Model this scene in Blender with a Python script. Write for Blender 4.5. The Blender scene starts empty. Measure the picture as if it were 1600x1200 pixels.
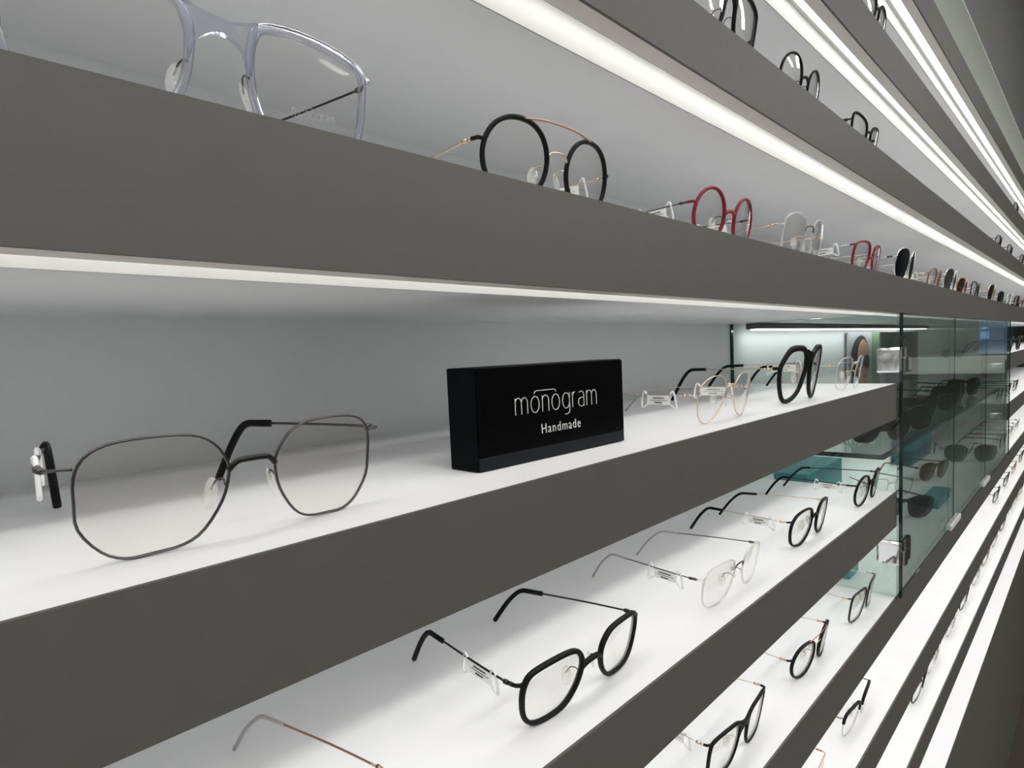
import bpy, bmesh, math, random
from mathutils import Vector, Matrix
random.seed(7)
S = 0.22            # metres per scene unit (unit = distance of the camera to the shelf fronts)
ZC = 1.5597         # camera height above the floor
scn = bpy.context.scene
col = scn.collection

def U(x, y, z):
    return Vector((x * S, (y - 1) * S, ZC + z * S))

# ---------------------------------------------------------------- camera
def make_camera():
    yaw, pitch, roll, f = math.radians(46.668), math.radians(-4.517), math.radians(-2.623), 982.51
    cy, sy, cp, sp = math.cos(yaw), math.sin(yaw), math.cos(pitch), math.sin(pitch)
    fwd = Vector((sy * cp, cy * cp, sp)); right = Vector((cy, -sy, 0)); up = right.cross(fwd)
    r2 = math.cos(roll) * right + math.sin(roll) * up
    u2 = -math.sin(roll) * right + math.cos(roll) * up
    cam = bpy.data.cameras.new('camera'); ob = bpy.data.objects.new('camera', cam); col.objects.link(ob)
    cam.sensor_width = 36; cam.lens = f / 1600 * 36; cam.shift_x = 1.16 / 1600; cam.shift_y = 32.78 / 1600; cam.clip_start = 0.01; cam.clip_end = 50
    m = Matrix((( r2.x, u2.x, -fwd.x, 0), (r2.y, u2.y, -fwd.y, -S), (r2.z, u2.z, -fwd.z, ZC), (0, 0, 0, 1)))
    ob.matrix_world = m
    scn.camera = ob
make_camera()
# ---------------------------------------------------------------- world, exposure
w = bpy.data.worlds.new('world'); scn.world = w; w.use_nodes = True
w.node_tree.nodes['Background'].inputs[0].default_value = (0.62, 0.64, 0.66, 1)
w.node_tree.nodes['Background'].inputs[1].default_value = 0.15
vs = scn.view_settings
vs.view_transform = 'Standard'; vs.look = 'None'; vs.gamma = 1; vs.use_curve_mapping = False
vs.exposure = 0.0
LED_POWER = 5.6
CEIL_POWER = 26.0
scn.cycles.use_denoising = True
scn.cycles.max_bounces = 14
scn.cycles.transparent_max_bounces = 40
scn.cycles.transmission_bounces = 10
scn.cycles.caustics_reflective = False
scn.cycles.caustics_refractive = False
scn.cycles.sample_clamp_indirect = 6

# ---------------------------------------------------------------- materials
MATS = {}
def srgb(r, g, b):
    f = lambda c: ((c / 255 + 0.055) / 1.055) ** 2.4 if c > 10 else c / 255 / 12.92
    return (f(r), f(g), f(b), 1)
def mat(name, c, rough=0.5, metal=0.0, var=0.0, scale=30.0, bump=0.0, coat=0.0, spec=0.5):
    m = bpy.data.materials.new(name); m.use_nodes = True; nt = m.node_tree; p = nt.nodes['Principled BSDF']
    p.inputs['Base Color'].default_value = c if len(c) == 4 else (*c, 1)
    p.inputs['Roughness'].default_value = rough; p.inputs['Metallic'].default_value = metal
    p.inputs['Specular IOR Level'].default_value = spec
    if coat: p.inputs['Coat Weight'].default_value = coat; p.inputs['Coat Roughness'].default_value = 0.05
    if var or bump:
        tc = nt.nodes.new('ShaderNodeTexCoord'); nz = nt.nodes.new('ShaderNodeTexNoise')
        nz.inputs['Scale'].default_value = scale; nz.inputs['Detail'].default_value = 4
        nt.links.new(tc.outputs['Object'], nz.inputs['Vector'])
        if var:
            r = nt.nodes.new('ShaderNodeValToRGB')
            c3 = c[:3]
            r.color_ramp.elements[0].color = (*[v * (1 - var) for v in c3], 1); r.color_ramp.elements[0].position = 0.3
            r.color_ramp.elements[1].color = (*[min(1, v * (1 + var)) for v in c3], 1); r.color_ramp.elements[1].position = 0.7
            nt.links.new(nz.outputs['Fac'], r.inputs['Fac']); nt.links.new(r.outputs['Color'], p.inputs['Base Color'])
        if bump:
            b = nt.nodes.new('ShaderNodeBump'); b.inputs['Strength'].default_value = bump; b.inputs['Distance'].default_value = 0.001
            nt.links.new(nz.outputs['Fac'], b.inputs['Height']); nt.links.new(b.outputs['Normal'], p.inputs['Normal'])
    MATS[name] = m
    return m
def glass(name, tint, ior=1.5, rough=0.0, gl=(1, 1, 1), haze=None):
    m = bpy.data.materials.new(name); m.use_nodes = True; nt = m.node_tree; nt.nodes.clear()
    out = nt.nodes.new('ShaderNodeOutputMaterial'); mx = nt.nodes.new('ShaderNodeMixShader')
    tr = nt.nodes.new('ShaderNodeBsdfTransparent'); g = nt.nodes.new('ShaderNodeBsdfGlossy'); fr = nt.nodes.new('ShaderNodeFresnel')
    tr.inputs[0].default_value = (*tint, 1); g.inputs['Color'].default_value = (*gl, 1); g.inputs['Roughness'].default_value = rough
    # Schlick reflectance from the facing angle (same on both sides of the thin sheet)
    nt.nodes.remove(fr); f0 = ((ior - 1) / (ior + 1)) ** 2
    lw = nt.nodes.new('ShaderNodeLayerWeight'); lw.inputs[0].default_value = 0.5
    pw = nt.nodes.new('ShaderNodeMath'); pw.operation = 'POWER'; pw.inputs[1].default_value = 5.0
    ma = nt.nodes.new('ShaderNodeMath'); ma.operation = 'MULTIPLY_ADD'; ma.inputs[1].default_value = 1 - f0; ma.inputs[2].default_value = f0
    nt.links.new(lw.outputs['Facing'], pw.inputs[0]); nt.links.new(pw.outputs[0], ma.inputs[0])
    nt.links.new(ma.outputs[0], mx.inputs[0]); nt.links.new(tr.outputs[0], mx.inputs[1]); nt.links.new(g.outputs[0], mx.inputs[2])
    last = mx
    if haze:
        d = nt.nodes.new('ShaderNodeBsdfDiffuse'); d.inputs[0].default_value = (*haze[1], 1)
        m2 = nt.nodes.new('ShaderNodeMixShader'); m2.inputs[0].default_value = haze[0]
        nt.links.new(mx.outputs[0], m2.inputs[1]); nt.links.new(d.outputs[0], m2.inputs[2]); last = m2
    nt.links.new(last.outputs[0], out.inputs[0])
    MATS[name] = m
    return m
def refr(name, c, rough=0.05, ior=1.45, mixt=0.5):
    m = bpy.data.materials.new(name); m.use_nodes = True; nt = m.node_tree; nt.nodes.clear()
    out = nt.nodes.new('ShaderNodeOutputMaterial'); mx = nt.nodes.new('ShaderNodeMixShader'); mx.inputs[0].default_value = mixt
    g = nt.nodes.new('ShaderNodeBsdfGlass'); g.inputs['Color'].default_value = (*c, 1); g.inputs['Roughness'].default_value = rough; g.inputs['IOR'].default_value = ior
    t = nt.nodes.new('ShaderNodeBsdfTransparent'); t.inputs[0].default_value = (*c, 1)
    nt.links.new(g.outputs[0], mx.inputs[1]); nt.links.new(t.outputs[0], mx.inputs[2]); nt.links.new(mx.outputs[0], out.inputs[0])
    MATS[name] = m
    return m
def emit(name, c, s):
    m = bpy.data.materials.new(name); m.use_nodes = True; nt = m.node_tree; nt.nodes.clear()
    out = nt.nodes.new('ShaderNodeOutputMaterial'); e = nt.nodes.new('ShaderNodeEmission')
    e.inputs[0].default_value = (*c, 1); e.inputs[1].default_value = s
    nt.links.new(e.outputs[0], out.inputs[0]); MATS[name] = m
    return m

mat('shelf_white', (0.84, 0.845, 0.855), 0.42, var=0.012, scale=18, bump=0.02)
mat('wall_white', (0.86, 0.865, 0.885), 0.6, var=0.012, scale=9, bump=0.02)
mat('fascia_grey', srgb(84, 82, 79), 0.55, var=0.03, scale=60, bump=0.05)
mat('lip_grey', srgb(236, 232, 224), 0.6, var=0.02, scale=60)
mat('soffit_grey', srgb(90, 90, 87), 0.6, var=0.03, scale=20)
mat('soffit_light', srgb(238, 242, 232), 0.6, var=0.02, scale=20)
mat('plinth_grey', srgb(84, 82, 76), 0.55, var=0.03, scale=60)
mat('floor_brown', srgb(74, 64, 56), 0.45, var=0.12, scale=14, bump=0.1)
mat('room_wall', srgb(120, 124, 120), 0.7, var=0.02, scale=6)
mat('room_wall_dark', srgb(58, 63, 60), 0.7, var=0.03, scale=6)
mat('groove', (0.42, 0.42, 0.41), 0.6, var=0.02, scale=40)
mat('room_ceiling', srgb(180, 180, 178), 0.8, var=0.02, scale=6)
emit('led', (1.0, 0.985, 0.95), LED_POWER)
emit('led_cabinet', (0.97, 1.0, 0.985), LED_POWER * 1.3)
emit('soffit_fill', (0.97, 1.0, 0.95), 1.6)  # glow of the added lamp hidden above the top shelf
emit('ceiling_lamp', (1.0, 0.985, 0.965), CEIL_POWER)
mat('black_matt', (0.006, 0.006, 0.0065), 0.5, spec=0.15)
mat('black_gloss', (0.006, 0.006, 0.007), 0.12, spec=0.5)
mat('sign_black', (0.0012, 0.0012, 0.0014), 0.45, spec=0.03)
mat('sign_side', (0.0025, 0.003, 0.004), 0.5, spec=0.06)
mat('sign_base', (0.008, 0.0095, 0.012), 0.5, spec=0.1)
mat('letter_white', srgb(205, 205, 203), 0.5)
mat('gunmetal', (0.09, 0.085, 0.085), 0.32, 0.9)
mat('dark_metal', (0.035, 0.033, 0.033), 0.35, 0.8)
mat('silver', (0.62, 0.62, 0.62), 0.22, 1.0)
mat('chrome', (0.80, 0.81, 0.82), 0.08, 1.0)
mat('gold', (0.66, 0.54, 0.40), 0.28, 1.0)
mat('rose_gold', (0.62, 0.43, 0.34), 0.3, 1.0)
mat('copper', (0.45, 0.27, 0.20), 0.3, 1.0)
mat('red_frame', (0.20, 0.006, 0.018), 0.4, spec=0.3)
mat('brown_frame', (0.20, 0.085, 0.045), 0.25)
mat('grey_frame', (0.10, 0.105, 0.11), 0.4)
mat('pink_frame', (0.42, 0.28, 0.29), 0.35)
mat('white_frame', (0.75, 0.74, 0.72), 0.35)
mat('navy_frame', (0.02, 0.03, 0.06), 0.3)
mat('tag_white', (0.82, 0.82, 0.80), 0.5)
mat('tag_print', (0.03, 0.03, 0.03), 0.6)
mat('grey_tip', (0.42, 0.40, 0.38), 0.45)
mat('etched', (0.88, 0.89, 0.90), 0.5)
mat('glass_edge', (0.008, 0.022, 0.020), 0.12)
mat('teal', (0.02, 0.20, 0.22), 0.45)
mat('teal_dark', (0.008, 0.09, 0.11), 0.5)
mat('teal_lid', (0.06, 0.30, 0.29), 0.45)
mat('blue_box', (0.05, 0.12, 0.20), 0.4)
mat('blue_panel', (0.18, 0.45, 0.75), 0.4)
mat('print_paper', srgb(176, 178, 182), 0.5)
mat('print_green', srgb(120, 150, 112), 0.5)
mat('print_dark', srgb(38, 32, 30), 0.5)
mat('print_skin', srgb(196, 150, 130), 0.5)
mat('print_skin2', srgb(120, 98, 90), 0.5)
mat('print_glasses', srgb(46, 34, 30), 0.4)
mat('print_lips', srgb(150, 84, 80), 0.5)
mat('print_grey', srgb(80, 80, 80), 0.5)
mat('hinge_grey', (0.25, 0.25, 0.25), 0.3, 1.0)
glass('lens_clear', (0.978, 0.978, 0.972), 1.12)
glass('lens_coated', (0.970, 0.962, 0.945), 1.17, gl=(0.85, 0.88, 1.0))
glass('lens_dark', (0.10, 0.11, 0.13), 1.5)
glass('lens_blue', (0.06, 0.08, 0.13), 1.5)
glass('lens_brown', (0.30, 0.22, 0.17), 1.5)
glass('lens_grey', (0.35, 0.34, 0.33), 1.5)
glass('pane', (0.93, 0.965, 0.95), 1.45)
glass('pane_front', (0.88, 0.92, 0.905), 1.48)
glass('pad_clear', (0.96, 0.96, 0.95), 1.45, 0.05, haze=(0.22, (0.95, 0.95, 0.94)))
glass('tag_clear', (0.88, 0.88, 0.88), 1.45, 0.15, haze=(0.6, (0.92, 0.92, 0.92)))
refr('clear_frame', (0.93, 0.94, 0.98), 0.03, 1.42, 0.45)
glass('rim_clear', (0.86, 0.86, 0.85), 1.6, 0.02, haze=(0.25, (0.85, 0.85, 0.84)))
glass('acrylic', (0.93, 0.95, 0.94), 1.49, haze=(0.06, (0.8, 0.85, 0.83)))

ORD = ['first', 'second', 'third', 'fourth', 'fifth', 'sixth', 'seventh', 'eighth', 'ninth', 'tenth', 'eleventh', 'twelfth', 'thirteenth', 'fourteenth', 'fifteenth']
# ---------------------------------------------------------------- mesh helpers
def obj(name, verts, faces, m, parent=None, smooth=False, loc=None):
    me = bpy.data.meshes.new(name); me.from_pydata([tuple(v) for v in verts], [], faces); me.update()
    if smooth:
        for p in me.polygons: p.use_smooth = True
    me.materials.append(MATS[m])
    o = bpy.data.objects.new(name, me); col.objects.link(o)
    if parent is not None: o.parent = parent
    if loc is not None: o.location = loc
    return o
def empty(name, loc, rz=0.0):
    o = bpy.data.objects.new(name, None); col.objects.link(o); o.empty_display_size = 0.02
    o.location = loc; o.rotation_euler = (0, 0, rz)
    return o
def tag(o, label, cat, group=None):
    o['label'] = label; o['category'] = cat
    if group: o['group'] = group
    return o
def struct(o, label=None, cat=None):
    o['kind'] = 'structure'
    if label: o['label'] = label
    if cat: o['category'] = cat
    return o
BF = [(0, 3, 2, 1), (4, 5, 6, 7), (0, 1, 5, 4), (1, 2, 6, 5), (2, 3, 7, 6), (3, 0, 4, 7)]
def boxv(a, b):
    x0, y0, z0 = a; x1, y1, z1 = b
    return [(x0, y0, z0), (x1, y0, z0), (x1, y1, z0), (x0, y1, z0), (x0, y0, z1), (x1, y0, z1), (x1, y1, z1), (x0, y1, z1)]
def boxes(lst):
    V, F = [], []
    for a, b in lst:
        n = len(V); V += boxv(a, b); F += [tuple(i + n for i in f) for f in BF]
    return V, F
def box(name, a, b, m, parent=None, bevel=0.0, seg=2):
    o = obj(name, boxv(a, b), BF, m, parent)
    if bevel: add_bevel(o, bevel, seg)
    return o
def add_bevel(o, wdt, seg=2):
    bm = bmesh.new(); bm.from_mesh(o.data)
    bmesh.ops.bevel(bm, geom=bm.edges[:] , offset=wdt, segments=seg, affect='EDGES', profile=0.6)
    bm.to_mesh(o.data); bm.free()
    for p in o.data.polygons: p.use_smooth = False
def ubox(name, a, b, m, parent=None, bevel=0.0, base=None):
    # box from unit coordinates; vertices relative to base (metres) when given
    A, B = U(*a), U(*b)
    if base is not None: A -= base; B -= base
    return box(name, tuple(A), tuple(B), m, parent, bevel)
def tube(pts, r, n=6, closed=False, ry=None, rs=None, upv=Vector((0, 1, 0))):
    """sweep along pts. r = half size across, ry = half size along upv; rs = factor per point"""
    P = [Vector(p) for p in pts]; N = len(P); V, F = [], []
    ry = r if ry is None else ry
    for i, p in enumerate(P):
        if closed: t = P[(i + 1) % N] - P[i - 1]
        else: t = P[min(i + 1, N - 1)] - P[max(i - 1, 0)]
        t.normalize()
        u = upv - t * upv.dot(t)
        if u.length < 1e-3: u = Vector((0, 0, 1)) - t * t.z
        u.normalize(); s = t.cross(u)
        k = rs[i] if rs else 1.0
        for j in range(n):
            a = 2 * math.pi * (j + 0.5) / n
            ca, sa = math.cos(a), math.sin(a)
            if n >= 8:
                ca = math.copysign(abs(ca) ** 0.7, ca); sa = math.copysign(abs(sa) ** 0.7, sa)
            V.append(p + s * (ca * r * k) + u * (sa * ry))
    M = N if closed else N - 1
    for i in range(M):
        for j in range(n):
            a = i * n + j; b = i * n + (j + 1) % n; i2 = (i + 1) % N
            F.append((a, b, i2 * n + (j + 1) % n, i2 * n + j))
    if not closed:
        F.append(tuple(range(n - 1, -1, -1))); F.append(tuple((N - 1) * n + j for j in range(n)))
    return V, F
def join(*vf):
    V, F = [], []
    for v, f in vf:
        n = len(V); V += list(v); F += [tuple(i + n for i in q) for q in f]
    return V, F
def smooth_closed(pts, k=4):
    out = []; N = len(pts)
    for i in range(N):
        p0, p1, p2, p3 = [Vector((*pts[(i + d) % N], 0)) for d in (-1, 0, 1, 2)]
        for j in range(k):
            t = j / k
            q = 0.5 * ((2 * p1) + (p2 - p0) * t + (2 * p0 - 5 * p1 + 4 * p2 - p3) * t * t + (3 * p1 - p0 - 3 * p2 + p3) * t ** 3)
            out.append((q.x, q.y))
    return out
def smooth_open(pts, k=5):
    out = []; P = [Vector(p) for p in pts]; N = len(P)
    for i in range(N - 1):
        p0, p1, p2, p3 = P[max(i - 1, 0)], P[i], P[i + 1], P[min(i + 2, N - 1)]
        for j in range(k):
            t = j / k
            out.append(0.5 * ((2 * p1) + (p2 - p0) * t + (2 * p0 - 5 * p1 + 4 * p2 - p3) * t * t + (3 * p1 - p0 - 3 * p2 + p3) * t ** 3))
    out.append(P[-1])
    return out
def ellipsoid(c, rx, ry, rz, n=8, m=5):
    V, F = [], []
    c = Vector(c)
    for i in range(1, m):
        ph = math.pi * i / m
        for j in range(n):
            a = 2 * math.pi * j / n
            V.append(c + Vector((rx * math.sin(ph) * math.cos(a), ry * math.sin(ph) * math.sin(a), rz * math.cos(ph))))
    V.append(c + Vector((0, 0, rz))); V.append(c - Vector((0, 0, rz)))
    t, b = len(V) - 2, len(V) - 1
    for i in range(m - 2):
        for j in range(n):
            F.append((i * n + j, (i + 1) * n + j, (i + 1) * n + (j + 1) % n, i * n + (j + 1) % n))
    for j in range(n):
        F.append((t, j, (j + 1) % n)); F.append((b, (m - 2) * n + (j + 1) % n, (m - 2) * n + j))
    return V, F

# ---------------------------------------------------------------- the room
X0, X1 = -3.2, 24.0          # extent of the shelf wall (units)
YB = 2.15                    # back wall
RX0, RX1, RY0 = -3.0, X1 * S, -3.6
FLOOR = 0.0; CEIL = 3.0
struct(box('floor', (RX0, RY0, -0.05), (RX1, 0.4, FLOOR), 'floor_brown'))
struct(box('ceiling', (RX0, RY0, CEIL), (RX1, 0.4, CEIL + 0.05), 'room_ceiling'))
struct(box('wall_front', (RX0, RY0 - 0.05, FLOOR), (RX1, RY0, CEIL), 'room_wall'))
struct(box('wall_left', (RX0 - 0.05, RY0, FLOOR), (RX0, 0.4, CEIL), 'room_wall'))
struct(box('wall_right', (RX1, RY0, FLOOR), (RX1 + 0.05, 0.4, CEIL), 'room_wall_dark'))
struct(box('wall_back', (RX0, (YB - 1) * S, FLOOR), (RX1, 0.4, CEIL), 'wall_white'))
# soffit over the top shelf, plinth under the lowest one
a, b = U(X0, 1, 3.0471), U(X1, YB, 0)
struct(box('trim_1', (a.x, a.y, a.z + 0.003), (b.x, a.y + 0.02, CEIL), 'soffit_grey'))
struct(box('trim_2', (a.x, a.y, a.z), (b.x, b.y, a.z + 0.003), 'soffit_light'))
a = U(X0, 1, -4.0325)
struct(box('trim_3', (a.x, a.y, 0.0), (b.x, a.y + 0.018, a.z - 0.004), 'plinth_grey'))
struct(box('trim_4', (a.x, a.y, a.z - 0.004), (b.x, b.y, a.z), 'shelf_white'))
# ceiling lamps of the shop
for k, xx in enumerate((-1.6, 0.2, 2.0, 3.8)):
    for yy in (-1.7, -3.0):
        r = empty('ceiling_lamp', (xx, yy, CEIL))
        box('frame', (-0.62, -0.17, -0.03), (0.62, 0.17, 0.0), 'room_ceiling', r, 0.004)
        box('diffuser', (-0.58, -0.13, -0.034), (0.58, 0.13, -0.0302), 'ceiling_lamp', r)
        tag(r, 'long white ceiling lamp panel, %s row, %s lamp from the left' % ('shelf side' if yy > -2 else 'far', ORD[k]), 'lamp', 'ceiling lamps')

# ---------------------------------------------------------------- shelves
LIP, G0, G1, GH = 1.067, 1.067, 1.197, 0.106
def shelf(zt, zb, xa, xb, label, led=True, nleds=3):
    base = U((xa + xb) / 2, 1.0, zb)
    r = empty('display_shelf', base); tag(r, label, 'shelf', 'long wall shelves')
    ub = lambda n, a, b, m, p=r, bev=0: ubox(n, a, b, m, p, bev, base)
    def multi(name, lst, m, p=r):
        V, F = boxes([(tuple(U(*a) - base), tuple(U(*b) - base)) for a, b in lst])
        return obj(name, V, F, m, p)
    # white board: top panel, nosing and the thick rear box behind the lamp groove
    multi('board', [((xa, 1.010, zb + GH), (xb, YB, zt)), ((xa, G1, zb), (xb, YB, zb + GH)), ((xa, 1.010, zb + 0.012), (xb, LIP, zb + GH))], 'shelf_white')
    ub('fascia', (xa, 1.0, zb), (xb, 1.010, zt - 0.0006), 'fascia_grey')
    ub('lip', (xa, 1.010, zb), (xb, LIP, zb + 0.012), 'lip_grey')
    if led:
        multi('lamp_channel', [((xa, G1 - .005, zb), (xb, G1 - .0002, zb + GH - .0002)), ((xa, LIP + .0002, zb + GH - .004), (xb, G1 - .005, zb + GH - .0002))], 'groove')
        n = max(1, round((xb - xa) / 8.5)); L = (xb - xa) / n
        for i in range(n):
            ub('led_strip', (xa + i * L + 0.02, 1.076, zb + GH - 0.014), (xa + (i + 1) * L - 0.02, 1.160, zb + GH - 0.0045), 'led')
    return r
ZT = dict(G=2.5599, F=1.8519, E=1.1314, A=.4064, B=-.3051, C=-1.0403, D=-1.7821, H=-2.5091, I=-3.217)
ZB = dict(G=2.3180, F=1.6086, E=.9084, A=.1646, B=-.5445, C=-1.2798, D=-2.0092, H=-2.727, I=-3.4344)
PX, QX = 4.83, 11.55         # glass cabinet from .. to
shelf(ZT['G'], ZB['G'], X0, X1, 'topmost grey fronted shelf with a bright lamp groove, under the dark soffit')
shelf(ZT['F'], ZB['F'], X0, X1, 'grey fronted wall shelf second from the dark soffit at the top')
shelf(ZT['E'], ZB['E'], X0, X1, 'grey fronted wall shelf next above the red round glasses')
shelf(ZT['A'], ZB['A'], X0, X1, 'grey fronted wall shelf carrying the red round glasses, above the black sign')
shelf(ZT['B'], ZB['B'], X0, PX - 0.002, 'grey fronted wall shelf carrying the black sign, ending at the glass cabinet')
shelf(ZT['C'], ZB['C'], X0, PX - 0.002, 'grey fronted wall shelf next below the sign, ending at the glass cabinet')
shelf(ZT['D'], ZB['D'], X0, X1, 'grey fronted wall shelf that carries the glass cabinet')
shelf(ZT['H'], ZB['H'], X0, X1, 'grey fronted wall shelf next below the glass cabinet')
shelf(ZT['I'], ZB['I'], X0, X1, 'lowest grey fronted wall shelf, above the plinth')
shelf(ZT['B'], ZB['B'], QX + 0.06, X1, 'upper short stretch of shelf beyond the glass cabinet at the right edge')
shelf(ZT['C'], ZB['C'], QX + 0.06, X1, 'lower short stretch of shelf beyond the glass cabinet at the right edge')

cb0 = U(8, 1.62, ZT['G']); cv = empty('soffit_fill_lamp', cb0); tag(cv, 'slim unseen lamp added on the topmost shelf to brighten the soffit', 'lamp')  # unseen lamp, added to brighten the pale band under the soffit
ubox('housing', (X0 + .3, 1.56, ZT['G'] + .0005), (X1 - .3, 1.70, ZT['G'] + .04), 'silver', cv, 0, cb0)
ubox('diffuser', (X0 + .35, 1.575, ZT['G'] + .0405), (X1 - .35, 1.685, ZT['G'] + .05), 'soffit_fill', cv, 0, cb0)
# ---------------------------------------------------------------- glass cabinet
CT, CB = ZB['A'], ZT['D']
base = U((PX + QX) / 2, 1.0, CB)
cab = empty('glass_cabinet', base)
tag(cab, 'glass display cabinet with chrome hinges set between the wall shelves', 'cabinet')
cb = lambda n, a, b, m, p=cab, bev=0: ubox(n, a, b, m, p, bev, base)
e = 0.002
sp = cb('side_pane', (PX, 0.985, CB + e), (PX + .036, YB - e, CT - e), 'pane')
cb('pane_edge', (PX - .0005, 0.972, CB + e), (PX + .0365, 0.985, CT - e), 'glass_edge', sp)
cb('pane_edge', (PX, YB - .012, CB + e), (PX + .036, YB - .0025, CT - e), 'glass_edge', sp)
sp = cb('side_pane', (QX, 0.985, CB + e), (QX + .036, YB - e, CT - e), 'pane')
cb('pane_edge', (QX - .0005, 0.972, CB + e), (QX + .0365, 0.985, CT - e), 'glass_edge', sp)
jx = [PX + .045, 7.03, 9.206, QX - .01]
for i in range(3):
    d = cb('door', (jx[i] + .003, 0.990, CB + e), (jx[i + 1] - .003, 1.012, CT - e), 'pane_front')
    cb('door_seal', (jx[i] - .0025, 0.990, CB + e), (jx[i] + .0025, 0.996, CT - e), 'glass_edge', d)
for x in (7.05, 9.22):
    cb('door_clip', (x - .27, 0.970, CB + .005), (x + .27, 0.989, CB + .055), 'white_frame', cab, 0.001)
for zc in (-.15, -1.464):
    h = cb('hinge', (PX - .032, 0.965, zc - .085), (PX - .001, 1.118, zc + .085), 'chrome', cab, 0.0035)
    cb('hinge_plate', (PX + .040, 0.952, zc - .085), (PX + .20, 0.9895, zc + .085), 'chrome', h, 0.003)
    cb('hinge_pin', (PX - .02, 0.940, zc - .080), (PX + .045, 0.966, zc + .02), 'hinge_grey', h, 0.002)
gs = cb('glass_shelf', (PX + .045, 1.102, -.838), (QX - .006, YB - e, -.805), 'pane')
cb('shelf_edge', (PX + .045, 1.088, -.838), (QX - .006, 1.1018, -.805), 'glass_edge', gs)
cb('shelf_edge', (PX + .037, 1.088, -.838), (PX + .0448, 1.95, -.805), 'glass_edge', gs)
# lamp bar at the back of the cabinet
lb = empty('lamp_bar', U(8.3, 2.0, CT)); B0 = U(8.3, 2.0, CT)
tag(lb, 'dark lamp bar with white light along the cabinet ceiling', 'lamp')
ubox('housing', (4.95, 1.96, CT - .045), (11.5, 2.07, CT - .001), 'plinth_grey', lb, 0, B0)
ubox('diffuser', (5.0, 1.975, CT - .056), (11.45, 2.055, CT - .0455), 'led_cabinet', lb, 0, B0)

# ---------------------------------------------------------------- sign
def stroke(pts, r, d): return tube(pts, r, 4, ry=d, upv=Vector((0, 1, 0)))
def arc(cx, cz, rx, rz, a0, a1, n=10):
    return [(cx + rx * math.cos(math.radians(a0 + (a1 - a0) * i / n)), 0, cz + rz * math.sin(math.radians(a0 + (a1 - a0) * i / n))) for i in range(n + 1)]
def wordmark(r=0.028, d=0.02):
    parts = []; x = 0.0; os_ = []
    def m_(x):
        return [[(x, 0, 0), (x, 0, .98)], [(x, 0, .66)] + arc(x + .235, .66, .235, .32, 180, 0) + [(x + .47, 0, 0)],
                [(x + .47, 0, .66)] + arc(x + .705, .66, .235, .32, 180, 0) + [(x + .94, 0, 0)]], .94
    def n_(x):
        return [[(x, 0, 0), (x, 0, .98)], [(x, 0, .66)] + arc(x + .26, .66, .26, .32, 180, 0) + [(x + .52, 0, 0)]], .52
    def o_(x):
        return [arc(x + .33, .49, .33, .49, 90, 450, 20)], .66
    def g_(x):
        return [arc(x + .31, .49, .31, .49, 90, 450, 20), [(x + .62, 0, .98), (x + .62, 0, -.10)] + arc(x + .37, -.10, .25, .26, 0, -90)[1:] + [(x + .18, 0, -.36)]], .62
    def r_(x):
        return [[(x, 0, 0), (x, 0, .98)], [(x, 0, .62)] + arc(x + .26, .66, .26, .32, 180, 95)], .27
    def a_(x):
        return [[(x + .08, 0, .90)] + arc(x + .29, .68, .23, .30, 115, 0) + [(x + .52, 0, 0)], [(x + .52, 0, .56), (x + .30, 0, .56)] + arc(x + .26, .28, .26, .28, 90, 270) + [(x + .34, 0, 0)] + arc(x + .34, .18, .18, .18, 270, 360)[1:]], .52
    for ch in 'monogram':
        st, wd = dict(m=m_, n=n_, o=o_, g=g_, r=r_, a=a_)[ch](x)
        for s in st: parts.append(stroke(s, r, d))
        if ch == 'o': os_.append(x + wd / 2)
        x += wd + .27
    top = 1.30
    parts.append(stroke([(os_[0] - .05, 0, top - .16), (os_[0] + .02, 0, top - .04), (os_[0] + .12, 0, top), (os_[1] - .12, 0, top), (os_[1] - .02, 0, top - .04), (os_[1] + .05, 0, top - .16)], r, d))
    return join(*parts), x - .27
(WV, WF), WW = wordmark()
sb = U(1.4535, 1.179, ZT['B'] + .0005); W2, HS, DS = .332 * S, .2765 * S, .112 * S
sg = empty('display_sign', sb, math.radians(-1.26))
tag(sg, 'black block sign with thin white lettering reading Handmade, standing on the middle shelf', 'sign')
o = box('body', (-W2, 0.0, 0.0), (W2, DS, HS), 'sign_side', sg, 0.0012)
box('face_panel', (-W2 + .0006, -0.0009, .0085), (W2 - .0006, -0.00005, HS - .0008), 'sign_black', sg)
box('base_strip', (-W2 + .0006, -0.0009, .0006), (W2 - .0006, -0.00005, .0083), 'sign_base', sg)
sc_ = 0.0815 / WW
obj('lettering', [(v.x * sc_ - W2 + .0315, v.y * sc_ - 0.0011, v.z * sc_ * .90 + .0305) for v in WV], WF, 'letter_white', sg)
cu = bpy.data.curves.new('handmade', 'FONT'); cu.body = 'Handmade'; cu.size = 0.0087; cu.offset = -0.00010; cu.extrude = 0.0002; cu.space_character = 1.2; cu.align_x = 'CENTER'
tmp = bpy.data.objects.new('tmp', cu); col.objects.link(tmp)
bpy.context.view_layer.update()
me = bpy.data.meshes.new_from_object(tmp.evaluated_get(bpy.context.evaluated_depsgraph_get()))
bpy.data.objects.remove(tmp)
me.transform(Matrix.Translation((.0012, -0.0011, .0165)) @ Matrix.Rotation(math.radians(90), 4, 'X') @ Matrix.Diagonal((.92, 1.05, 1, 1)))
me.materials.clear(); me.materials.append(MATS['letter_white'])
o = bpy.data.objects.new('lettering', me); col.objects.link(o); o.parent = sg

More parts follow.
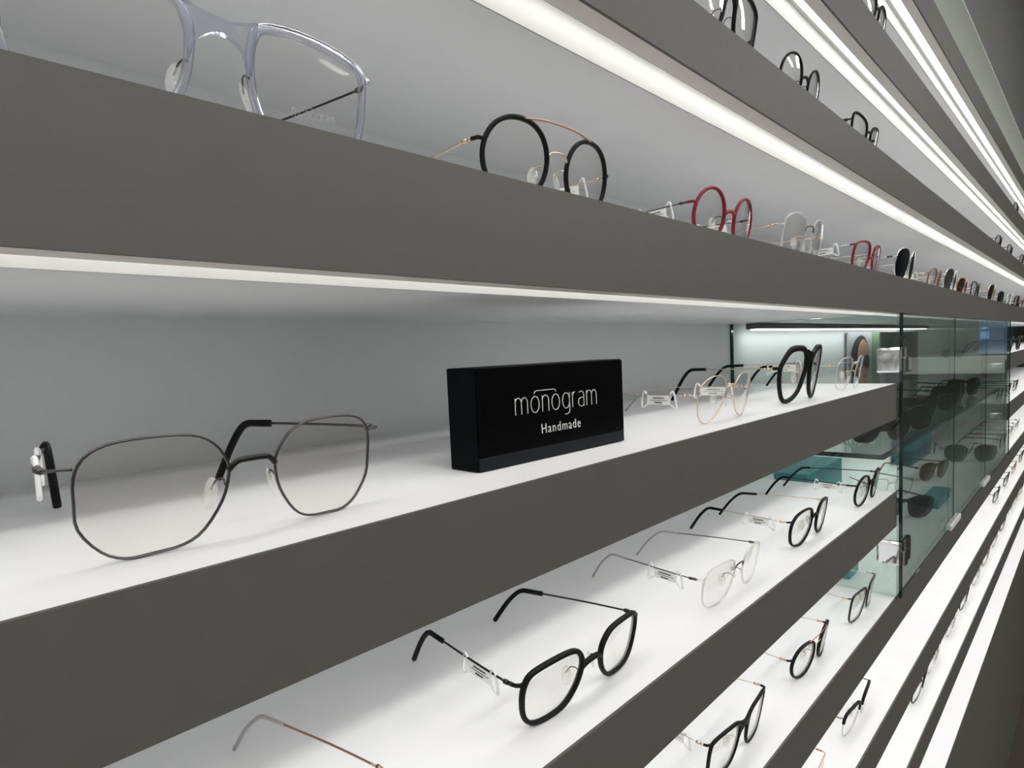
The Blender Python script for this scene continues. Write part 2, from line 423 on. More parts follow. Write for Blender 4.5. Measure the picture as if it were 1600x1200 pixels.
# ---------------------------------------------------------------- eyeglasses
def circ(rx, rz, flat=0.0, n=16):
    out = []
    for i in range(n):
        a = 2 * math.pi * i / n
        c, s = math.cos(a), math.sin(a)
        out.append((rx * c, rz + rz * (s if s < 0 else s * (1 - flat * abs(s) ** 4))))
    return out
OUT = dict(
    hexa=[(25.5, 33), (22.5, 40), (15.5, 44.2), (3, 45.5), (-11.5, 44.6), (-19.5, 40.5), (-24.5, 33), (-25.5, 27), (-23, 16.5), (-16, 5.5), (-8.5, 1), (2, 0), (11, 0), (18.5, 4.2), (25, 14), (25.7, 24)],
    soft=[(25.5, 33), (20, 39), (3, 41.5), (-13, 41), (-21, 36), (-24.5, 27), (-21, 14), (-11, 3), (3, 0), (16, 1.5), (23.5, 9), (26.5, 22)],
    angle=[(25, 31), (19, 38), (3, 41), (-14, 40), (-22, 34), (-24, 23), (-19, 11), (-9, 2), (4, 0), (16, 2), (23.5, 10), (26, 22)],
    octa=[(24.5, 30), (17, 38.5), (2, 42), (-14, 41), (-22, 34), (-24, 22), (-19, 9), (-6, 0), (9, 0), (20, 6), (25, 18)],
    pilot=[(22.5, 22), (22.5, 30), (17, 37.5), (6, 42), (-8, 42), (-17, 38.5), (-21.5, 30), (-20.5, 20), (-13, 8.5), (-2, 1.5), (10, 0), (18.5, 7)],
    bold=[(26, 32), (23.5, 41), (14, 53), (0, 55.5), (-15, 53), (-24.5, 41), (-24, 29), (-15, 9), (-1, 0), (13, 0), (22, 14)],
    rect=[(27, 38), (22, 42), (8, 44), (-8, 44), (-22, 41.5), (-26, 36), (-27, 27), (-25, 14), (-19, 4), (-8, 0), (10, 0), (22, 4), (26.5, 15), (27.5, 28)],
    square=[(25, 38), (20, 44), (4, 46), (-14, 45.5), (-22, 41), (-24, 31), (-22, 15), (-14, 3), (-2, 0), (12, 0), (21, 5), (24.5, 18)],
    round=circ(22.5, 22.0), biground=circ(24.5, 23.5, 0.06), panto=circ(23.5, 21.5, 0.1),
    less=[(23.5, 30), (20, 40), (5, 44.5), (-13, 43.5), (-20.5, 36), (-22, 22), (-18, 8), (-8, 0), (7, 0), (18, 5), (23.5, 16)],
    cat=[(27, 39), (19, 43), (2, 41.5), (-15, 37), (-22, 28), (-20, 14), (-8, 1), (8, 0), (20, 7), (25.5, 22)],
    sun=[(29, 34), (24, 46), (8, 51), (-12, 50), (-23, 43), (-26, 30), (-22, 12), (-10, 1), (6, 0), (20, 6), (28, 20)],
)
def glasses(loc, style='soft', label='', cat='eyeglasses', group='eyeglasses on the wall shelves', rz=0.0, pd=68, sc=1.0,
            rim='black_matt', rw=2.0, rd=2.6, top=0.0, lens='lens_clear', bridge='solid', bv=0.70, hv=0.76,
            temple='dark_metal', tr=0.55, tip='black_matt', tipr=1.6, tip_len=1.0, hinge='gunmetal', pads=True, pad_m='pad_clear',
            tags=(-1,), brow=None, lo=False, depth=129, bmat=None, etched=False, temple_flat=0.0, fw=0.0016, tin=22, ep=4.6, tilt=0.185):
    mm = 0.001 * sc
    r = empty('sunglasses' if cat == 'sunglasses' else 'eyeglasses', loc, rz)
    tag(r, label, cat, group)
    pts = [(u * (0.96 if style == 'hexa' else 1), v * 0.95) for u, v in OUT[style]]
    k = 2 if lo else (3 if len(pts) > 13 else 4)
    ol = smooth_closed(pts, k)
    ns = 6 if lo else 8
    vmin = min(v for u, v in ol); vmax = max(v for u, v in ol); H = vmax - vmin
    rr = 0.5 * rw if rim else 0.0
    lift = rr - vmin
    ol = [(u, v + lift) for u, v in ol]
    umax = max(u for u, v in ol); umin = min(u for u, v in ol)
    zh = lift + H * hv; zb_ = lift + H * bv
    at = lambda z, side: max((u * side for u, v in ol if abs(v - z) < H * 0.09), default=umax if side > 0 else -umin) * side
    wrap = lambda x: fw * x * x      # slight face-form curve in mm
    def P(x, y, z): return Vector((x * mm, (y + wrap(x) - tilt * z) * mm, z * mm))
    gauge = None
    bm_ = bmat or rim or hinge
    for sd in (-1, 1):
        cx = sd * pd / 2
        loop = [P(cx + sd * u, 0, v) for u, v in ol]
        if rim:
            rs = [1 + top * max(0.0, (v - lift) / H - 0.45) for u, v in ol] if top else None
            V, F = tube(loop, rw / 2 * mm, ns, True, ry=rd / 2 * mm, rs=rs)
            obj('rim', V, F, rim, r, True)
        if brow:
            hi = [i for i, (u, v) in enumerate(ol) if v > lift + H * 0.58]
            # contiguous run through the top
            seq = []; n = len(ol); st = max(range(n), key=lambda i: ol[i][1])
            i = st
            while ol[i % n][1] > lift + H * 0.55: i -= 1
            i += 1
            while ol[i % n][1] > lift + H * 0.55: seq.append(loop[i % n] + Vector((0, -0.0003, 0.0006))); i += 1
            V, F = tube(seq, 1.9 * mm, ns, ry=1.9 * mm)
            obj('brow_bar', V, F, brow, r, True)
        # lens
        lp = [(cx + sd * u * 0.985, (v - lift - H / 2) * 0.985 + lift + H / 2) for u, v in ol]
        c0 = (cx, lift + H / 2)
        V = []; F = []; n = len(lp)
        for yy in (-0.55, 0.55):
            for fr, bul in ((1.0, 0), (0.6, -1.0), (0.0, -1.6)):
                if fr == 0: V.append(P(c0[0], yy + bul, c0[1]))
                else: V += [P(c0[0] + (x - c0[0]) * fr, yy + bul, c0[1] + (z - c0[1]) * fr) for x, z in lp]
        h2 = 2 * n + 1
        for i in range(n):
            j = (i + 1) % n
            q = [(i, j, n + j, n + i), (n + i, n + j, 2 * n)]
            if sd < 0: q = [tuple(reversed(f)) for f in q]
            F += q + [tuple(h2 + t for t in reversed(f)) for f in q]
            s0 = 2 * h2
            F.append((s0 + j, s0 + i, s0 + n + i, s0 + n + j) if sd > 0 else (s0 + i, s0 + j, s0 + n + j, s0 + n + i))
        V += [Vector(v) for v in V[:n]] + [Vector(v) for v in V[h2:h2 + n]]
        ln = obj('lens', V, F, lens, r, True)
        if etched and sd > 0:
            s2 = 21.0 / WW
            obj('etched_mark', [P(cx - 10 + v.x * s2, -2.4, 13 + v.x * s2 * .06 + v.z * s2 * 1.15) for v in WV], WF, 'etched', ln)
        # end piece and hinge
        xo = at(zh, sd * 1) if sd > 0 else None
        xe = max(u for u, v in ol if abs(v - zh) < H * 0.12)
        ex = cx + sd * (xe)
        hx = cx + sd * (xe + ep)
        er = max(0.6, rw * 0.42) if rim else 0.7
        V, F = tube([P(ex, 0, zh), P(ex + sd * 3.2, 0.2, zh + .2), P(hx - sd * .4, 1.8, zh), P(hx, 4.2, zh)], er * mm, 6)
        obj('endpiece', V, F, brow or (rim if rim else hinge), r, True)
        V, F = join(tube([P(hx, 4.0, zh), P(hx, 7.0, zh)], max(1.0, tr * 1.7) * mm, 8, upv=Vector((0, 0, 1))),
                    tube([P(hx, 8.0, zh), P(hx, 11.0, zh)], max(1.15, tr * 1.9) * mm, 8, upv=Vector((0, 0, 1))),
                    tube([P(hx, 6.0, zh), P(hx, 9.0, zh)], max(.6, tr) * mm, 6, upv=Vector((0, 0, 1))))
        obj('hinge', V, F, hinge, r, True)
        # temple
        y0 = wrap(hx) - tilt * zh
        T = lambda y, z, dx=0.0: Vector(((hx - sd * dx) * mm, (y0 + y) * mm, z * mm))
        yb = depth - 26
        ti = lambda y: tin * ((y - 10) / (depth - 10)) ** 1.15
        path = [T(10, zh), T(45, zh + .2, ti(45)), T(yb - 12, zh, ti(yb - 12)), T(yb - 2, zh - .6, ti(yb - 2)), T(yb + 5, zh - 5, ti(yb + 5)), T(yb + 14, zh * 0.56, ti(yb + 14)), T(depth, tipr * 1.1, tin)]
        sm = smooth_open(path, 4)
        V, F = tube(sm, tr * mm, 6, upv=Vector((0, 0, 1)), ry=(tr + temple_flat) * mm)
        tp = obj('temple', V, F, temple, r, True)
        if tip:
            cut = [p for p in sm if p.y > (y0 + yb - 22 * tip_len) * mm]
            rs = [min(1.0, 0.7 + 0.3 * i / max(1, len(cut) - 1)) for i in range(len(cut))]
            V, F = tube(cut, tipr * mm, 8 if not lo else 6, upv=Vector((0, 0, 1)), ry=tipr * mm, rs=rs)
            obj('temple_tip', V, F, tip, tp, True)
        if sd in tags:
            ty = 24
            g = lambda y, z, o_=0.0: Vector(((hx - sd * (o_ - 1.1 + tin * (max(0, y - 10) / (depth - 10)) ** 1.15)) * mm, (y0 + y) * mm, z * mm))
            V, F = [], []
            pl = [(ty, zh - 8.5), (ty + 25, zh - 8.5), (ty + 25, zh - .5), (ty, zh - .5)]
            for dx in (-.25, .25):
                V += [g(y, z, dx + 1.1) for y, z in pl]
            F = [(0, 1, 2, 3), (7, 6, 5, 4), (0, 4, 5, 1), (1, 5, 6, 2), (2, 6, 7, 3), (3, 7, 4, 0)]
            card = obj('price_tag', V, F, 'tag_white', r)
            for ya, sg_ in ((ty - .5, -1), (ty + 25.5, 1)):
                lpz = [g(ya, zh - 8.5, 1.1), g(ya + sg_ * 4.2, zh - 11.0, 1.1), g(ya + sg_ * 6.2, zh - 10.0, 1.1), g(ya + sg_ * 4.0, zh + 1.6, 1.1), g(ya + sg_ * 2.0, zh + 3.0, .6), g(ya, zh + .8, .6)]
                V, F = tube(smooth_open(lpz, 3), .95 * mm, 5, upv=Vector((1, 0, 0)))
                obj('tag_loop', V, F, 'tag_clear', card, True)
            if not lo:
                rows = []
                rnd = random.Random(label)
                for z, y1, y2, hh in ((zh - 2.6, 6, 19, .9), (zh - 4.6, 3, 22, .35), (zh - 6.6, 9, 17, 1.0)):
                    y = y1
                    while y < y2:
                        L_ = 1.0 + rnd.random() * 1.6
                        for dx in (-.32, 2.52 - .0):
                            pass
                        rows.append((g(ty + y, z - hh / 2, .80), g(ty + min(y + L_, y2), z + hh / 2, .74)))
                        rows.append((g(ty + y, z - hh / 2, 1.46), g(ty + min(y + L_, y2), z + hh / 2, 1.40)))
                        y += L_ + .4
                V, F = boxes([(tuple(a_), tuple(b_)) for a_, b_ in rows])
                obj('print', V, F, 'tag_print', card)
        # nose pads
        if pads:
            vi = lift + H * 0.42
            xi = cx - sd * max(-u for u, v in ol if abs(v - vi) < H * 0.1)
            pc = P(xi + sd * 2.2 , 9.0, vi - 1.0)
            V, F = ellipsoid((0, 0, 0), 1.5 * mm, 3.4 * mm, 6.5 * mm, 8, 6)
            R_ = Matrix.Rotation(sd * math.radians(-32), 3, 'Z') @ Matrix.Rotation(sd * math.radians(-14), 3, 'Y')
            V = [R_ @ v + pc for v in V]
            pdn = obj('nose_pad', V, F, pad_m, r, True)
            arm = [P(xi, .6, vi + 3), P(xi - sd * .6, 4.0, vi + 5), P(xi + sd * .4, 8.0, vi + 4.4), P(xi + sd * 1.8, 9.6, vi + .5)]
            V, F = tube(smooth_open(arm, 3), .42 * mm, 5)
            obj('pad_arm', V, F, hinge if hinge != 'black_matt' else 'silver', pdn, True)
    # bridge
    xi = pd / 2 - max(-u for u, v in ol if abs(v - zb_) < H * 0.1)
    if bridge == 'solid':
        V, F = tube(smooth_open([P(-xi - .6, 0, zb_ - 1.5), P(-xi * .55, -.6, zb_ + 1.0), P(0, -1.0, zb_ + 1.8), P(xi * .55, -.6, zb_ + 1.0), P(xi + .6, 0, zb_ - 1.5)], 3), max(rw * .62, 1.0) * mm, ns, ry=rd * .48 * mm)
        obj('bridge', V, F, bm_, r, True)
    elif bridge in ('wire', 'double'):
        V, F = tube(smooth_open([P(-xi - .4, 0, zb_ - 2), P(-xi * .8, -.5, zb_ + 1.6), P(-xi * .4, -1, zb_ + 2.9), P(0, -1.2, zb_ + 3.1), P(xi * .4, -1, zb_ + 2.9), P(xi * .8, -.5, zb_ + 1.6), P(xi + .4, 0, zb_ - 2)], 3), max(.7, tr * 1.25) * mm, 6)
        obj('bridge', V, F, bm_, r, True)
    elif bridge == 'flat':
        V, F = tube(smooth_open([P(-xi - .3, 0, zb_ - 1.8), P(-xi * .72, -.5, zb_ + 1.2), P(-xi * .4, -1, zb_ + 1.9), P(0, -1.1, zb_ + 2.0), P(xi * .4, -1, zb_ + 1.9), P(xi * .72, -.5, zb_ + 1.2), P(xi + .3, 0, zb_ - 1.8)], 3), 1.15 * mm, 8, ry=.8 * mm)
        obj('bridge', V, F, bm_, r, True)
    if bridge == 'bar':          # solid acetate bridge with the top line running on
        zt_ = lift + H * .93; xt = pd / 2 - max(-u for u, v in ol if abs(v - zt_) < H * .1)
        top_ = [P(-xt - 1, 0, zt_ + .6), P(-xt * .5, -.6, zt_ - 1.8), P(0, -1, zt_ - 2.6), P(xt * .5, -.6, zt_ - 1.8), P(xt + 1, 0, zt_ + .6)]
        bot_ = [P(-xi - .4, 0, lift + H * .50), P(-xi * .72, -.4, lift + H * .68), P(0, -.8, lift + H * .76), P(xi * .72, -.4, lift + H * .68), P(xi + .4, 0, lift + H * .50)]
        T_, B_ = smooth_open(top_, 4), smooth_open(bot_, 4)
        V, F = [], []; n = len(T_)
        for dy in (-rd / 2 * mm, rd / 2 * mm):
            V += [p + Vector((0, dy, 0)) for p in T_] + [p + Vector((0, dy, 0)) for p in B_]
        for i in range(n - 1):
            F += [(i, n + i, n + i + 1, i + 1), (2 * n + i, 2 * n + i + 1, 3 * n + i + 1, 3 * n + i), (i, i + 1, 2 * n + i + 1, 2 * n + i), (n + i, 3 * n + i, 3 * n + i + 1, n + i + 1)]
        F += [(0, 2 * n, 3 * n, n), (n - 1, 2 * n - 1, 4 * n - 1, 3 * n - 1)]
        obj('bridge', V, F, bm_, r, False)
    if bridge == 'double':
        zt_ = lift + H * .985; xt = pd / 2
        V, F = tube(smooth_open([P(-xt + 2, -1.0, zt_ + .6), P(-xt * .5, -1.6, zt_ + 2.2), P(0, -1.8, zt_ + 2.6), P(xt * .5, -1.6, zt_ + 2.2), P(xt - 2, -1.0, zt_ + .6)], 4), .6 * mm, 6)
        obj('brow_wire', V, F, 'copper', r, True)
    return r

GR = {k: v for k, v in dict(A='eyeglasses on the shelf above the sign', B='eyeglasses on the shelf with the sign', C='eyeglasses on the shelf below the sign',
      D='eyeglasses on the cabinet shelf', E='eyeglasses on the second shelf above the sign', F='eyeglasses on the third shelf above the sign',
      H='eyeglasses on the shelf below the cabinet', I='eyeglasses on the lowest shelf', K='eyewear inside the glass cabinet').items()}
def G(row, x, y, style, label, **kw):
    z = ZT[row]
    if row in 'AEF': y += 0.02
    kw.setdefault('group', GR[row])
    return glasses(U(x, y, z + 0.0006), style, label, **kw)
clear_tip = dict(tip='pad_clear', tipr=1.4)
# --- shelf with the sign
G('B', .493, 1.134, 'hexa', 'thin dark metal eyeglasses with hexagonal lenses, left of the black sign', rim='gunmetal', rw=1.0, rd=1.6, lens='lens_coated',
  bridge='flat', bmat='dark_metal', temple='gunmetal', tr=.7, tipr=2.0, hinge='gunmetal', pd=67.5, hv=.80, bv=.66, tin=26, ep=7.5, fw=.0021)
G('B', 2.485, 1.131, 'pilot', 'thin gold rimmed eyeglasses just right of the black sign', rim='gold', rw=.75, rd=1.3, bridge='wire', temple='gold', tr=.42,
  tip='grey_tip', tipr=.9, hinge='gold', pd=60, hv=.62, tags=(-1, 1))
G('B', 3.41, 1.138, 'bold', 'bold black angular eyeglasses on the shelf with the sign', rim='black_matt', rw=4.6, rd=4.0, top=.8, bridge='bar', fw=.0024, temple='gold', tr=.5,
  hinge='gold', pd=63, hv=.62, tags=(1,), tipr=1.7, sc=1.07)
G('B', 4.285, 1.142, 'less', 'clear rimless eyeglasses beside the glass cabinet, on the shelf with the sign', rim='rim_clear', rw=1.3, rd=1.6, bridge='wire', temple='silver', tr=.45,
  hinge='gold', pd=66, tags=())
# --- shelf below the sign
G('C', .45, 1.11, 'angle', 'eyeglasses with a fine brown temple and grey tip, nearest pair at the bottom edge', rim='rim_clear', rw=1.0, rd=1.6, bridge='wire', temple='copper', tr=.6,
  tip='grey_tip', tipr=1.1, hinge='copper', tags=())
G('C', 1.468, 1.124, 'soft', 'black soft square eyeglasses with black temple tips, front pair below the sign', rim='black_matt', rw=3.0, rd=4.0, top=.35, bridge='solid',
  temple='dark_metal', tr=.75, tipr=1.9, hinge='dark_metal', pd=70, hv=.80, bv=.62)
G('C', 2.485, 1.108, 'angle', 'nearly invisible clear rimmed eyeglasses between two black pairs below the sign', rim='rim_clear', rw=1.1, rd=1.8, bridge='wire', bmat='dark_metal',
  temple='dark_metal', tr=.5, tip='grey_tip', tipr=1.0, hinge='gunmetal', pd=66, hv=.78)
G('C', 3.43, 1.109, 'octa', 'black octagonal eyeglasses with gold temples below the sign', rim='black_matt', rw=2.4, rd=3.4, bridge='solid', temple='gold', tr=.5, hinge='gold', pd=67, bv=.66)
G('C', 4.43, 1.082, 'round', 'black round eyeglasses beside the glass cabinet, on the shelf below the sign', rim='black_matt', rw=2.4, rd=3.4, bridge='solid', temple='dark_metal', tr=.7,
  hinge='dark_metal', pd=66, tip_len=.9)
# --- cabinet shelf (left part)
G('D', 2.52, 1.12, 'square', 'black square eyeglasses with gold hinges, cut off by the bottom edge', rim='black_matt', rw=2.8, rd=3.2, top=.5, bridge='bar', temple='gold', tr=.5, hinge='gold', pd=68, bv=.75, hv=.92)
G('D', 3.52, 1.13, 'panto', 'black round eyeglasses with a double gold bridge on the cabinet shelf', rim='black_matt', rw=2.8, rd=3.6, fw=.0022, bridge='double', bmat='gold', temple='gold', tr=.5, hinge='rose_gold', pd=66, tags=(), hv=.70, sc=1.07)
G('D', 4.42, 1.108, 'square', 'dark square eyeglasses on the cabinet shelf, below the lower chrome hinge', rim='black_gloss', rw=2.2, rd=2.8, top=.6, bridge='solid', temple='gold', tr=.5, hinge='gold', pd=64, tags=(), hv=.88)
# --- shelf below the cabinet
G('H', 3.42, 1.12, 'pilot', 'fine rose gold eyeglasses at the bottom edge, below the cabinet shelf', rim='rose_gold', rw=.9, rd=1.5, bridge='wire', temple='rose_gold', tr=.5, tip='grey_tip', tipr=1.0, hinge='copper', pd=64, tags=())
G('H', 4.37, 1.13, 'soft', 'black browline eyeglasses with thin metal lower rims', rim='silver', rw=.9, rd=1.4, brow='black_matt', bridge='solid', bmat='black_matt', temple='rose_gold', tr=.5, hinge='copper', pd=64, tags=(), hv=.84, bv=.74, sc=1.05)
for i, (x, m) in enumerate([(11.72, 'black_matt'), (13.03, 'black_matt'), (14.28, 'rose_gold'), (15.6, 'black_matt'), (16.8, 'grey_frame')]):
    G('H', x, 1.12, ['soft', 'octa', 'pilot', 'round', 'soft'][i], '%s eyeglasses below the glass cabinet\'s far end, %s pair from the left' % ('gold' if m == 'rose_gold' else ('grey' if m == 'grey_frame' else 'black'), ORD[i]), rim=m, rw=2.4, lo=True, tags=())
# --- lowest shelf
for i, (x, m, st) in enumerate([(6.41, 'black_matt', 'soft'), (7.06, 'silver', 'pilot'), (8.02, 'silver', 'round'), (8.91, 'black_matt', 'octa'), (9.91, 'silver', 'angle'), (10.82, 'brown_frame', 'soft'),
                                (11.83, 'silver', 'pilot'), (12.88, 'black_matt', 'soft'), (14.06, 'white_frame', 'round'), (15.0, 'rose_gold', 'pilot'), (16.0, 'black_matt', 'soft')]):
    nm = dict(black_matt='black', silver='fine metal', brown_frame='reddish brown', white_frame='white', rose_gold='gold')[m]
    G('I', x, 1.14, st, '%s eyeglasses half hidden on the lowest shelf, %s pair from the bottom edge' % (nm, ORD[i]), rim=m, rw=2.2 if m not in ('silver', 'rose_gold') else 1.2, lo=True, tags=())
# --- shelf above the sign
G('A', .495, 1.118, 'rect', 'large transparent rectangular eyeglasses at the top left', rim='clear_frame', rw=3.4, rd=3.0, top=.5, bridge='bar', temple='dark_metal', tr=.6, hinge='gunmetal', pd=76, etched=True, tags=(-1,), tip=None, hv=.86, depth=135, sc=1.02)
G('A', 1.416, 1.12, 'biground', 'black round eyeglasses with gold temples and a fine brow wire', rim='black_matt', rw=2.8, rd=3.0, bridge='double', bmat='gold', temple='gold', tr=.6, hinge='gold', pd=68, hv=.66, bv=.62, tags=(1,), tip='gold', tipr=.8)
G('A', 2.525, 1.118, 'round', 'red round eyeglasses above the sign shelf', rim='red_frame', rw=2.8, rd=3.0, bridge='solid', temple='gunmetal', tr=.5, hinge='gunmetal', pd=65, sc=1.03, hv=.68, tags=(-1, 1), bv=.60)
G('A', 3.41, 1.10, 'less', 'clear rimless eyeglasses right of the red round pair', rim='rim_clear', rw=1.4, rd=1.8, bridge='wire', bmat='dark_metal', temple='gold', tr=.5, hinge='rose_gold', pd=66, tags=(), sc=1.08, hv=.70)
G('A', 4.59, 1.10, 'angle', 'red angular eyeglasses between rimless pair and dark sunglasses', rim='red_frame', rw=2.8, rd=3.0, bridge='solid', temple='silver', tr=.5, hinge='silver', pd=66, sc=1.08, bv=.5, hv=.86)
G('A', 5.46, 1.06, 'sun', 'dark blue sunglasses with silver rims above the glass cabinet', cat='sunglasses', rim='silver', rw=1.4, rd=2.0, lens='lens_blue', bridge='wire', temple='silver', tr=.8, hinge='gunmetal', pd=66, tags=(), hv=.72)
for i, (x, y, st, m, ln, nm, ct) in enumerate([
        (6.76, 1.09, 'panto', 'brown_frame', 'lens_clear', 'brown and black eyeglasses', 'eyeglasses'), (7.54, 1.09, 'sun', 'silver', 'lens_grey', 'silver sunglasses', 'sunglasses'),
        (8.28, 1.09, 'soft', 'copper', 'lens_brown', 'copper brown sunglasses', 'sunglasses'), (9.22, 1.09, 'cat', 'black_matt', 'lens_clear', 'black eyeglasses', 'eyeglasses'),
        (10.56, 1.08, 'sun', 'gold', 'lens_dark', 'gold rimmed dark sunglasses', 'sunglasses'), (11.66, 1.08, 'soft', 'black_gloss', 'lens_dark', 'black sunglasses', 'sunglasses'),
        (12.8, 1.08, 'square', 'white_frame', 'lens_clear', 'pale eyeglasses', 'eyeglasses'), (13.9, 1.08, 'square', 'black_matt', 'lens_clear', 'black eyeglasses', 'eyeglasses'),
        (15.0, 1.08, 'soft', 'pink_frame', 'lens_clear', 'pink eyeglasses', 'eyeglasses')]):
    G('A', x, y, st, '%s above the glass cabinet, %s pair past the dark blue sunglasses' % (nm, ORD[i]), cat=ct, rim=m, lens=ln, rw=2.2 if m not in ('silver', 'gold') else 1.4, lo=True,
      temple='gold' if i in (0, 2, 4) else 'silver', tr=.9, hinge='gold' if i in (2, 4) else 'silver', tags=(-1,) if i in (0, 3) else ())
# --- second and third shelf above the sign
G('E', 2.42, 1.06, 'square', 'black square eyeglasses cut off by the top edge', rim='black_matt', rw=3.0, rd=3.2, bridge='bar', temple='gunmetal', tr=.6, hinge='gunmetal', pd=66, hv=.55, sc=1.09)
G('E', 3.29, 1.07, 'round', 'black round eyeglasses on the second shelf above the sign', rim='black_matt', rw=2.4, rd=2.8, bridge='solid', temple='black_matt', tr=1.2, hinge='dark_metal', pd=65, hv=.50, bv=.60, tags=())
G('E', 4.455, 1.08, 'cat', 'black cat eye eyeglasses on the second shelf above the sign', rim='black_matt', rw=2.6, rd=3.0, top=.9, bridge='solid', temple='black_matt', tr=1.2, hinge='dark_metal', pd=64, bv=.6, tags=())
for i, x in enumerate((11.08, 12.5, 14.4)):
    G('E', x, 1.06, ['soft', 'cat', 'square'][i], 'tiny distant black eyeglasses on the second shelf above the sign, %s of three' % ORD[i], rim='black_matt', rw=2.4, lo=True, tags=())
G('F', 4.52, 1.05, 'soft', 'black eyeglasses on the shelf second from the top', rim='black_matt', rw=2.8, rd=3.0, top=.4, bridge='solid', temple='black_matt', tr=1.3, hinge='dark_metal', pd=64, tags=(), sc=1.03)
G('F', 13.2, 1.05, 'cat', 'tiny distant black eyeglasses far along the shelf second from the top', rim='black_matt', rw=2.6, lo=True, tags=())
# --- beyond the cabinet
for i, (x, m) in enumerate([(12.55, 'black_gloss'), (13.9, 'black_gloss')]):
    G('B', x, 1.06, 'sun', 'dark sunglasses on the upper shelf beyond the glass cabinet, %s of two' % ('nearer' if i == 0 else 'farther'), cat='sunglasses', rim=m, rw=3.0, lens='lens_grey', lo=True, tags=(), temple='black_gloss', tr=1.6)
for i, x in enumerate((12.1, 13.2, 14.4)):
    G('C', x, 1.13, 'soft', 'black eyeglasses on the lower shelf beyond the glass cabinet, %s of three' % ORD[i], rim='black_gloss', rw=3.2, lo=True, tags=(), temple='black_gloss', tr=1.6)
for i, (x, m) in enumerate([(12.45, 'navy_frame'), (13.6, 'rim_clear'), (14.7, 'white_frame')]):
    G('D', x, 1.12, 'soft', '%s eyeglasses on the cabinet shelf beyond the glass cabinet' % ['dark navy', 'clear', 'white'][i], rim=m, rw=2.8, lo=True, tags=(), temple='black_matt' if i == 0 else 'silver', tr=1.2)

# ---------------------------------------------------------------- things inside the cabinet
zD, zS = CB + .001, -.804
def cg(x, y, z, rz, style, label, **kw):
    return glasses(U(x, y, z), style, label, rz=math.radians(rz), group=GR['K'], tags=(), pads=False, **kw)
cg(7.03, 1.40, zD, -48, 'sun', 'big dark sunglasses at the front of the cabinet floor', cat='sunglasses', rim='black_gloss', rw=3.4, lens='lens_dark', temple='black_gloss', tr=2.0, bridge='bar')
cg(8.0, 1.72, zD, -40, 'square', 'clear framed glasses on the cabinet floor', rim='rim_clear', rw=3.0, temple='grey_frame', tr=1.5)
cg(9.2, 1.50, zD, -20, 'sun', 'brown tinted sunglasses on the cabinet floor', cat='sunglasses', rim='brown_frame', rw=2.6, lens='lens_brown', temple='brown_frame', tr=1.6, bridge='bar')
cg(10.7, 1.32, zD, -62, 'sun', 'large grey lensed sunglasses at the far end of the cabinet floor', cat='sunglasses', rim='dark_metal', rw=1.2, lens='lens_grey', temple='dark_metal', tr=.8, bridge='wire', sc=1.1)
def lidded(x0, x1, y0, y1, z, h, label, m, ml):
    base = U((x0 + x1) / 2, (y0 + y1) / 2, z); r = empty('gift_box', base); tag(r, label, 'box', 'teal boxes in the glass cabinet')
    ubox('box_base', (x0 + .01, y0 + .01, z), (x1 - .01, y1 - .01, z + h * .6), m, r, 0.001, base)
    ubox('box_lid', (x0, y0, z + h * .6), (x1, y1, z + h), ml, r, 0.0015, base)
    return r
lidded(7.58, 8.3, 1.19, 1.36, zD, .10, 'flat teal box at the front of the cabinet floor', 'teal', 'teal_lid')
lidded(10.0, 11.3, 1.88, 2.13, zD, .34, 'long teal box at the far back of the cabinet floor', 'teal_dark', 'teal')
lidded(5.7, 6.7, 1.86, 2.14, zD, .62, 'tall teal box at the back of the cabinet floor', 'teal', 'teal')
lidded(5.0, 5.25, 1.33, 1.50, zD, .14, 'small bright teal box behind the side pane on the cabinet floor', 'teal', 'teal')
for i, (x, y, rz, st, ln, lb_) in enumerate([
        (5.5, 1.24, -30, 'sun', 'lens_dark', 'black sunglasses nearest the side pane on the glass shelf'),
        (6.25, 1.24, -38, 'square', 'lens_brown', 'dark brown sunglasses second along the glass shelf'),
        (7.05, 1.30, -25, 'sun', 'lens_grey', 'grey lensed sunglasses third along the glass shelf'),
        (7.85, 1.30, -35, 'soft', 'lens_grey', 'thin black framed sunglasses fourth along the glass shelf'),
        (8.75, 1.30, -25, 'sun', 'lens_dark', 'large black sunglasses fifth along the glass shelf'),
        (10.0, 1.32, -30, 'sun', 'lens_dark', 'black sunglasses at the far end of the glass shelf')]):
    cg(x, y, zS, rz, st, lb_, cat='sunglasses', rim='black_gloss' if i != 3 else 'gunmetal', rw=3.2 if i != 3 else 1.6, lens=ln, temple='black_gloss', tr=1.8, bridge='bar')
lidded(5.4, 6.5, 2.0, 2.14, zS, .20, 'teal box at the back of the glass shelf', 'teal_dark', 'teal_dark')
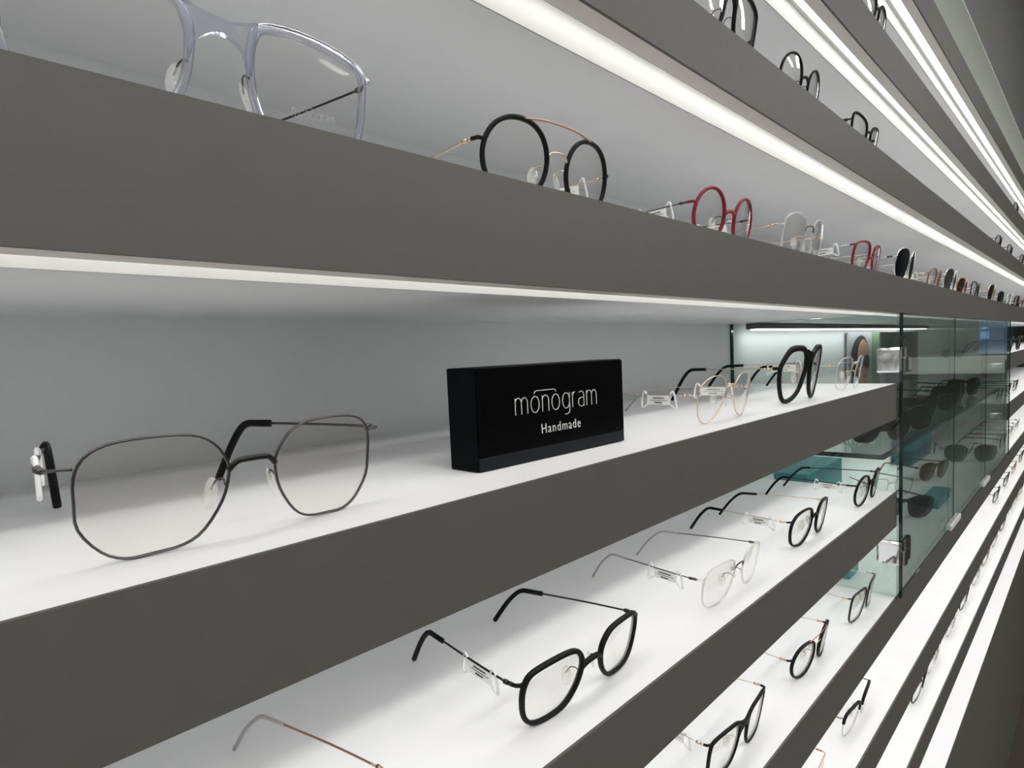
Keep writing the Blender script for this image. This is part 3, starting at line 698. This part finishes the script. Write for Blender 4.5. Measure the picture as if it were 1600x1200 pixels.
# posters
def oval(cx, cz, rx, rz, y, n=20, th=.0012, fn=None):
    V, F = [], []
    for yy in (y - th, y):
        for i in range(n):
            a = 2 * math.pi * i / n
            k = 1.0 if fn is None else fn(a)
            V.append((cx + rx * k * math.cos(a), yy, cz + rz * k * math.sin(a)))
    F.append(tuple(range(n))); F.append(tuple(range(2 * n - 1, n - 1, -1)))
    for i in range(n):
        j = (i + 1) % n; F.append((j, i, n + i, n + j))
    return V, F
def portrait(name, x0, x1, y, z0, z1, label, skin, paper, hair='print_dark'):
    base = U((x0 + x1) / 2, y, z0); r = empty(name, base); tag(r, label, 'poster', 'portrait posters in the glass cabinet')
    w_, h_ = (x1 - x0) * S, (z1 - z0) * S
    box('card', (-w_ / 2, 0, 0), (w_ / 2, 0.004, h_), paper, r)
    t = -0.0004
    obj('hair_print', *oval(-.05 * w_, .62 * h_, .34 * w_, .37 * h_, t, fn=lambda a: 1 + .12 * math.sin(a * 2 + 1)), hair, r)
    obj('hair_print', *oval(-.22 * w_, .36 * h_, .18 * w_, .36 * h_, t - .0002), hair, r)
    obj('neck_print', *oval(.06 * w_, .22 * h_, .15 * w_, .26 * h_, t - .0008), skin, r)
    obj('face_print', *oval(.07 * w_, .60 * h_, .24 * w_, .30 * h_, t - .0014), skin, r)
    for s in (-1, 1):
        obj('sunglass_print', *oval(.08 * w_ + s * .125 * w_, .60 * h_, .115 * w_, .095 * h_, t - .0024), 'print_glasses', r)
    obj('lips_print', *oval(.09 * w_, .41 * h_, .07 * w_, .025 * h_, t - .0024), 'print_lips', r)
    return r
portrait('poster', 7.84, 8.84, 2.105, zS + .002, .085, 'bright portrait poster of a person wearing sunglasses in the cabinet', 'print_skin', 'print_paper')
o = ubox('green_panel', (8.85, 2.105, zS + .002), (9.65, 2.125, .085), 'print_green', None)
tag(o, 'plain green panel between the two portrait posters', 'panel')
portrait('poster', 8.30, 10.3, 1.88, zS + .002, .07, 'dim portrait poster of a person in sunglasses behind the cabinet door', 'print_skin2', 'print_grey')

# ---------------------------------------------------------------- side wall of the shop (seen mirrored in the cabinet doors)
emit('screen_blue', (0.22, 0.50, 0.85), 0.5)
mat('side_fascia', srgb(150, 158, 150), 0.6, var=0.02, scale=30)
r = empty('side_shelf', (RX1, -0.5, 1.30)); tag(r, 'short grey shelf on the side wall of the shop', 'shelf')
box('board', (-0.16, -0.42, 0.085), (0.0, 0.26, 0.110), 'shelf_white', r, 0.001)
box('fascia', (-0.166, -0.42, 0.0), (-0.1605, 0.26, 0.110), 'side_fascia', r)
r = empty('wall_screen', (RX1 - 0.004, -0.31, 1.425)); tag(r, 'small blue screen on the side wall of the shop', 'screen')
box('frame', (-0.012, -0.085, 0.0), (0.003, 0.085, 0.23), 'blue_box', r, 0.002)
box('display', (-0.0135, -0.075, 0.10), (-0.0122, -0.03, 0.15), 'screen_blue', r)
box('display', (-0.0135, -0.07, 0.165), (-0.0122, -0.035, 0.18), 'screen_blue', r)
glasses(Vector((RX1 - 0.15, -0.52, 1.4105)), 'sun', 'dark sunglasses on the short shelf of the side wall', cat='sunglasses', group='eyewear on the side wall', rz=math.radians(-90),
        rim='black_gloss', rw=3.2, lens='lens_dark', temple='black_gloss', tr=1.8, tags=(), pads=False, lo=True)
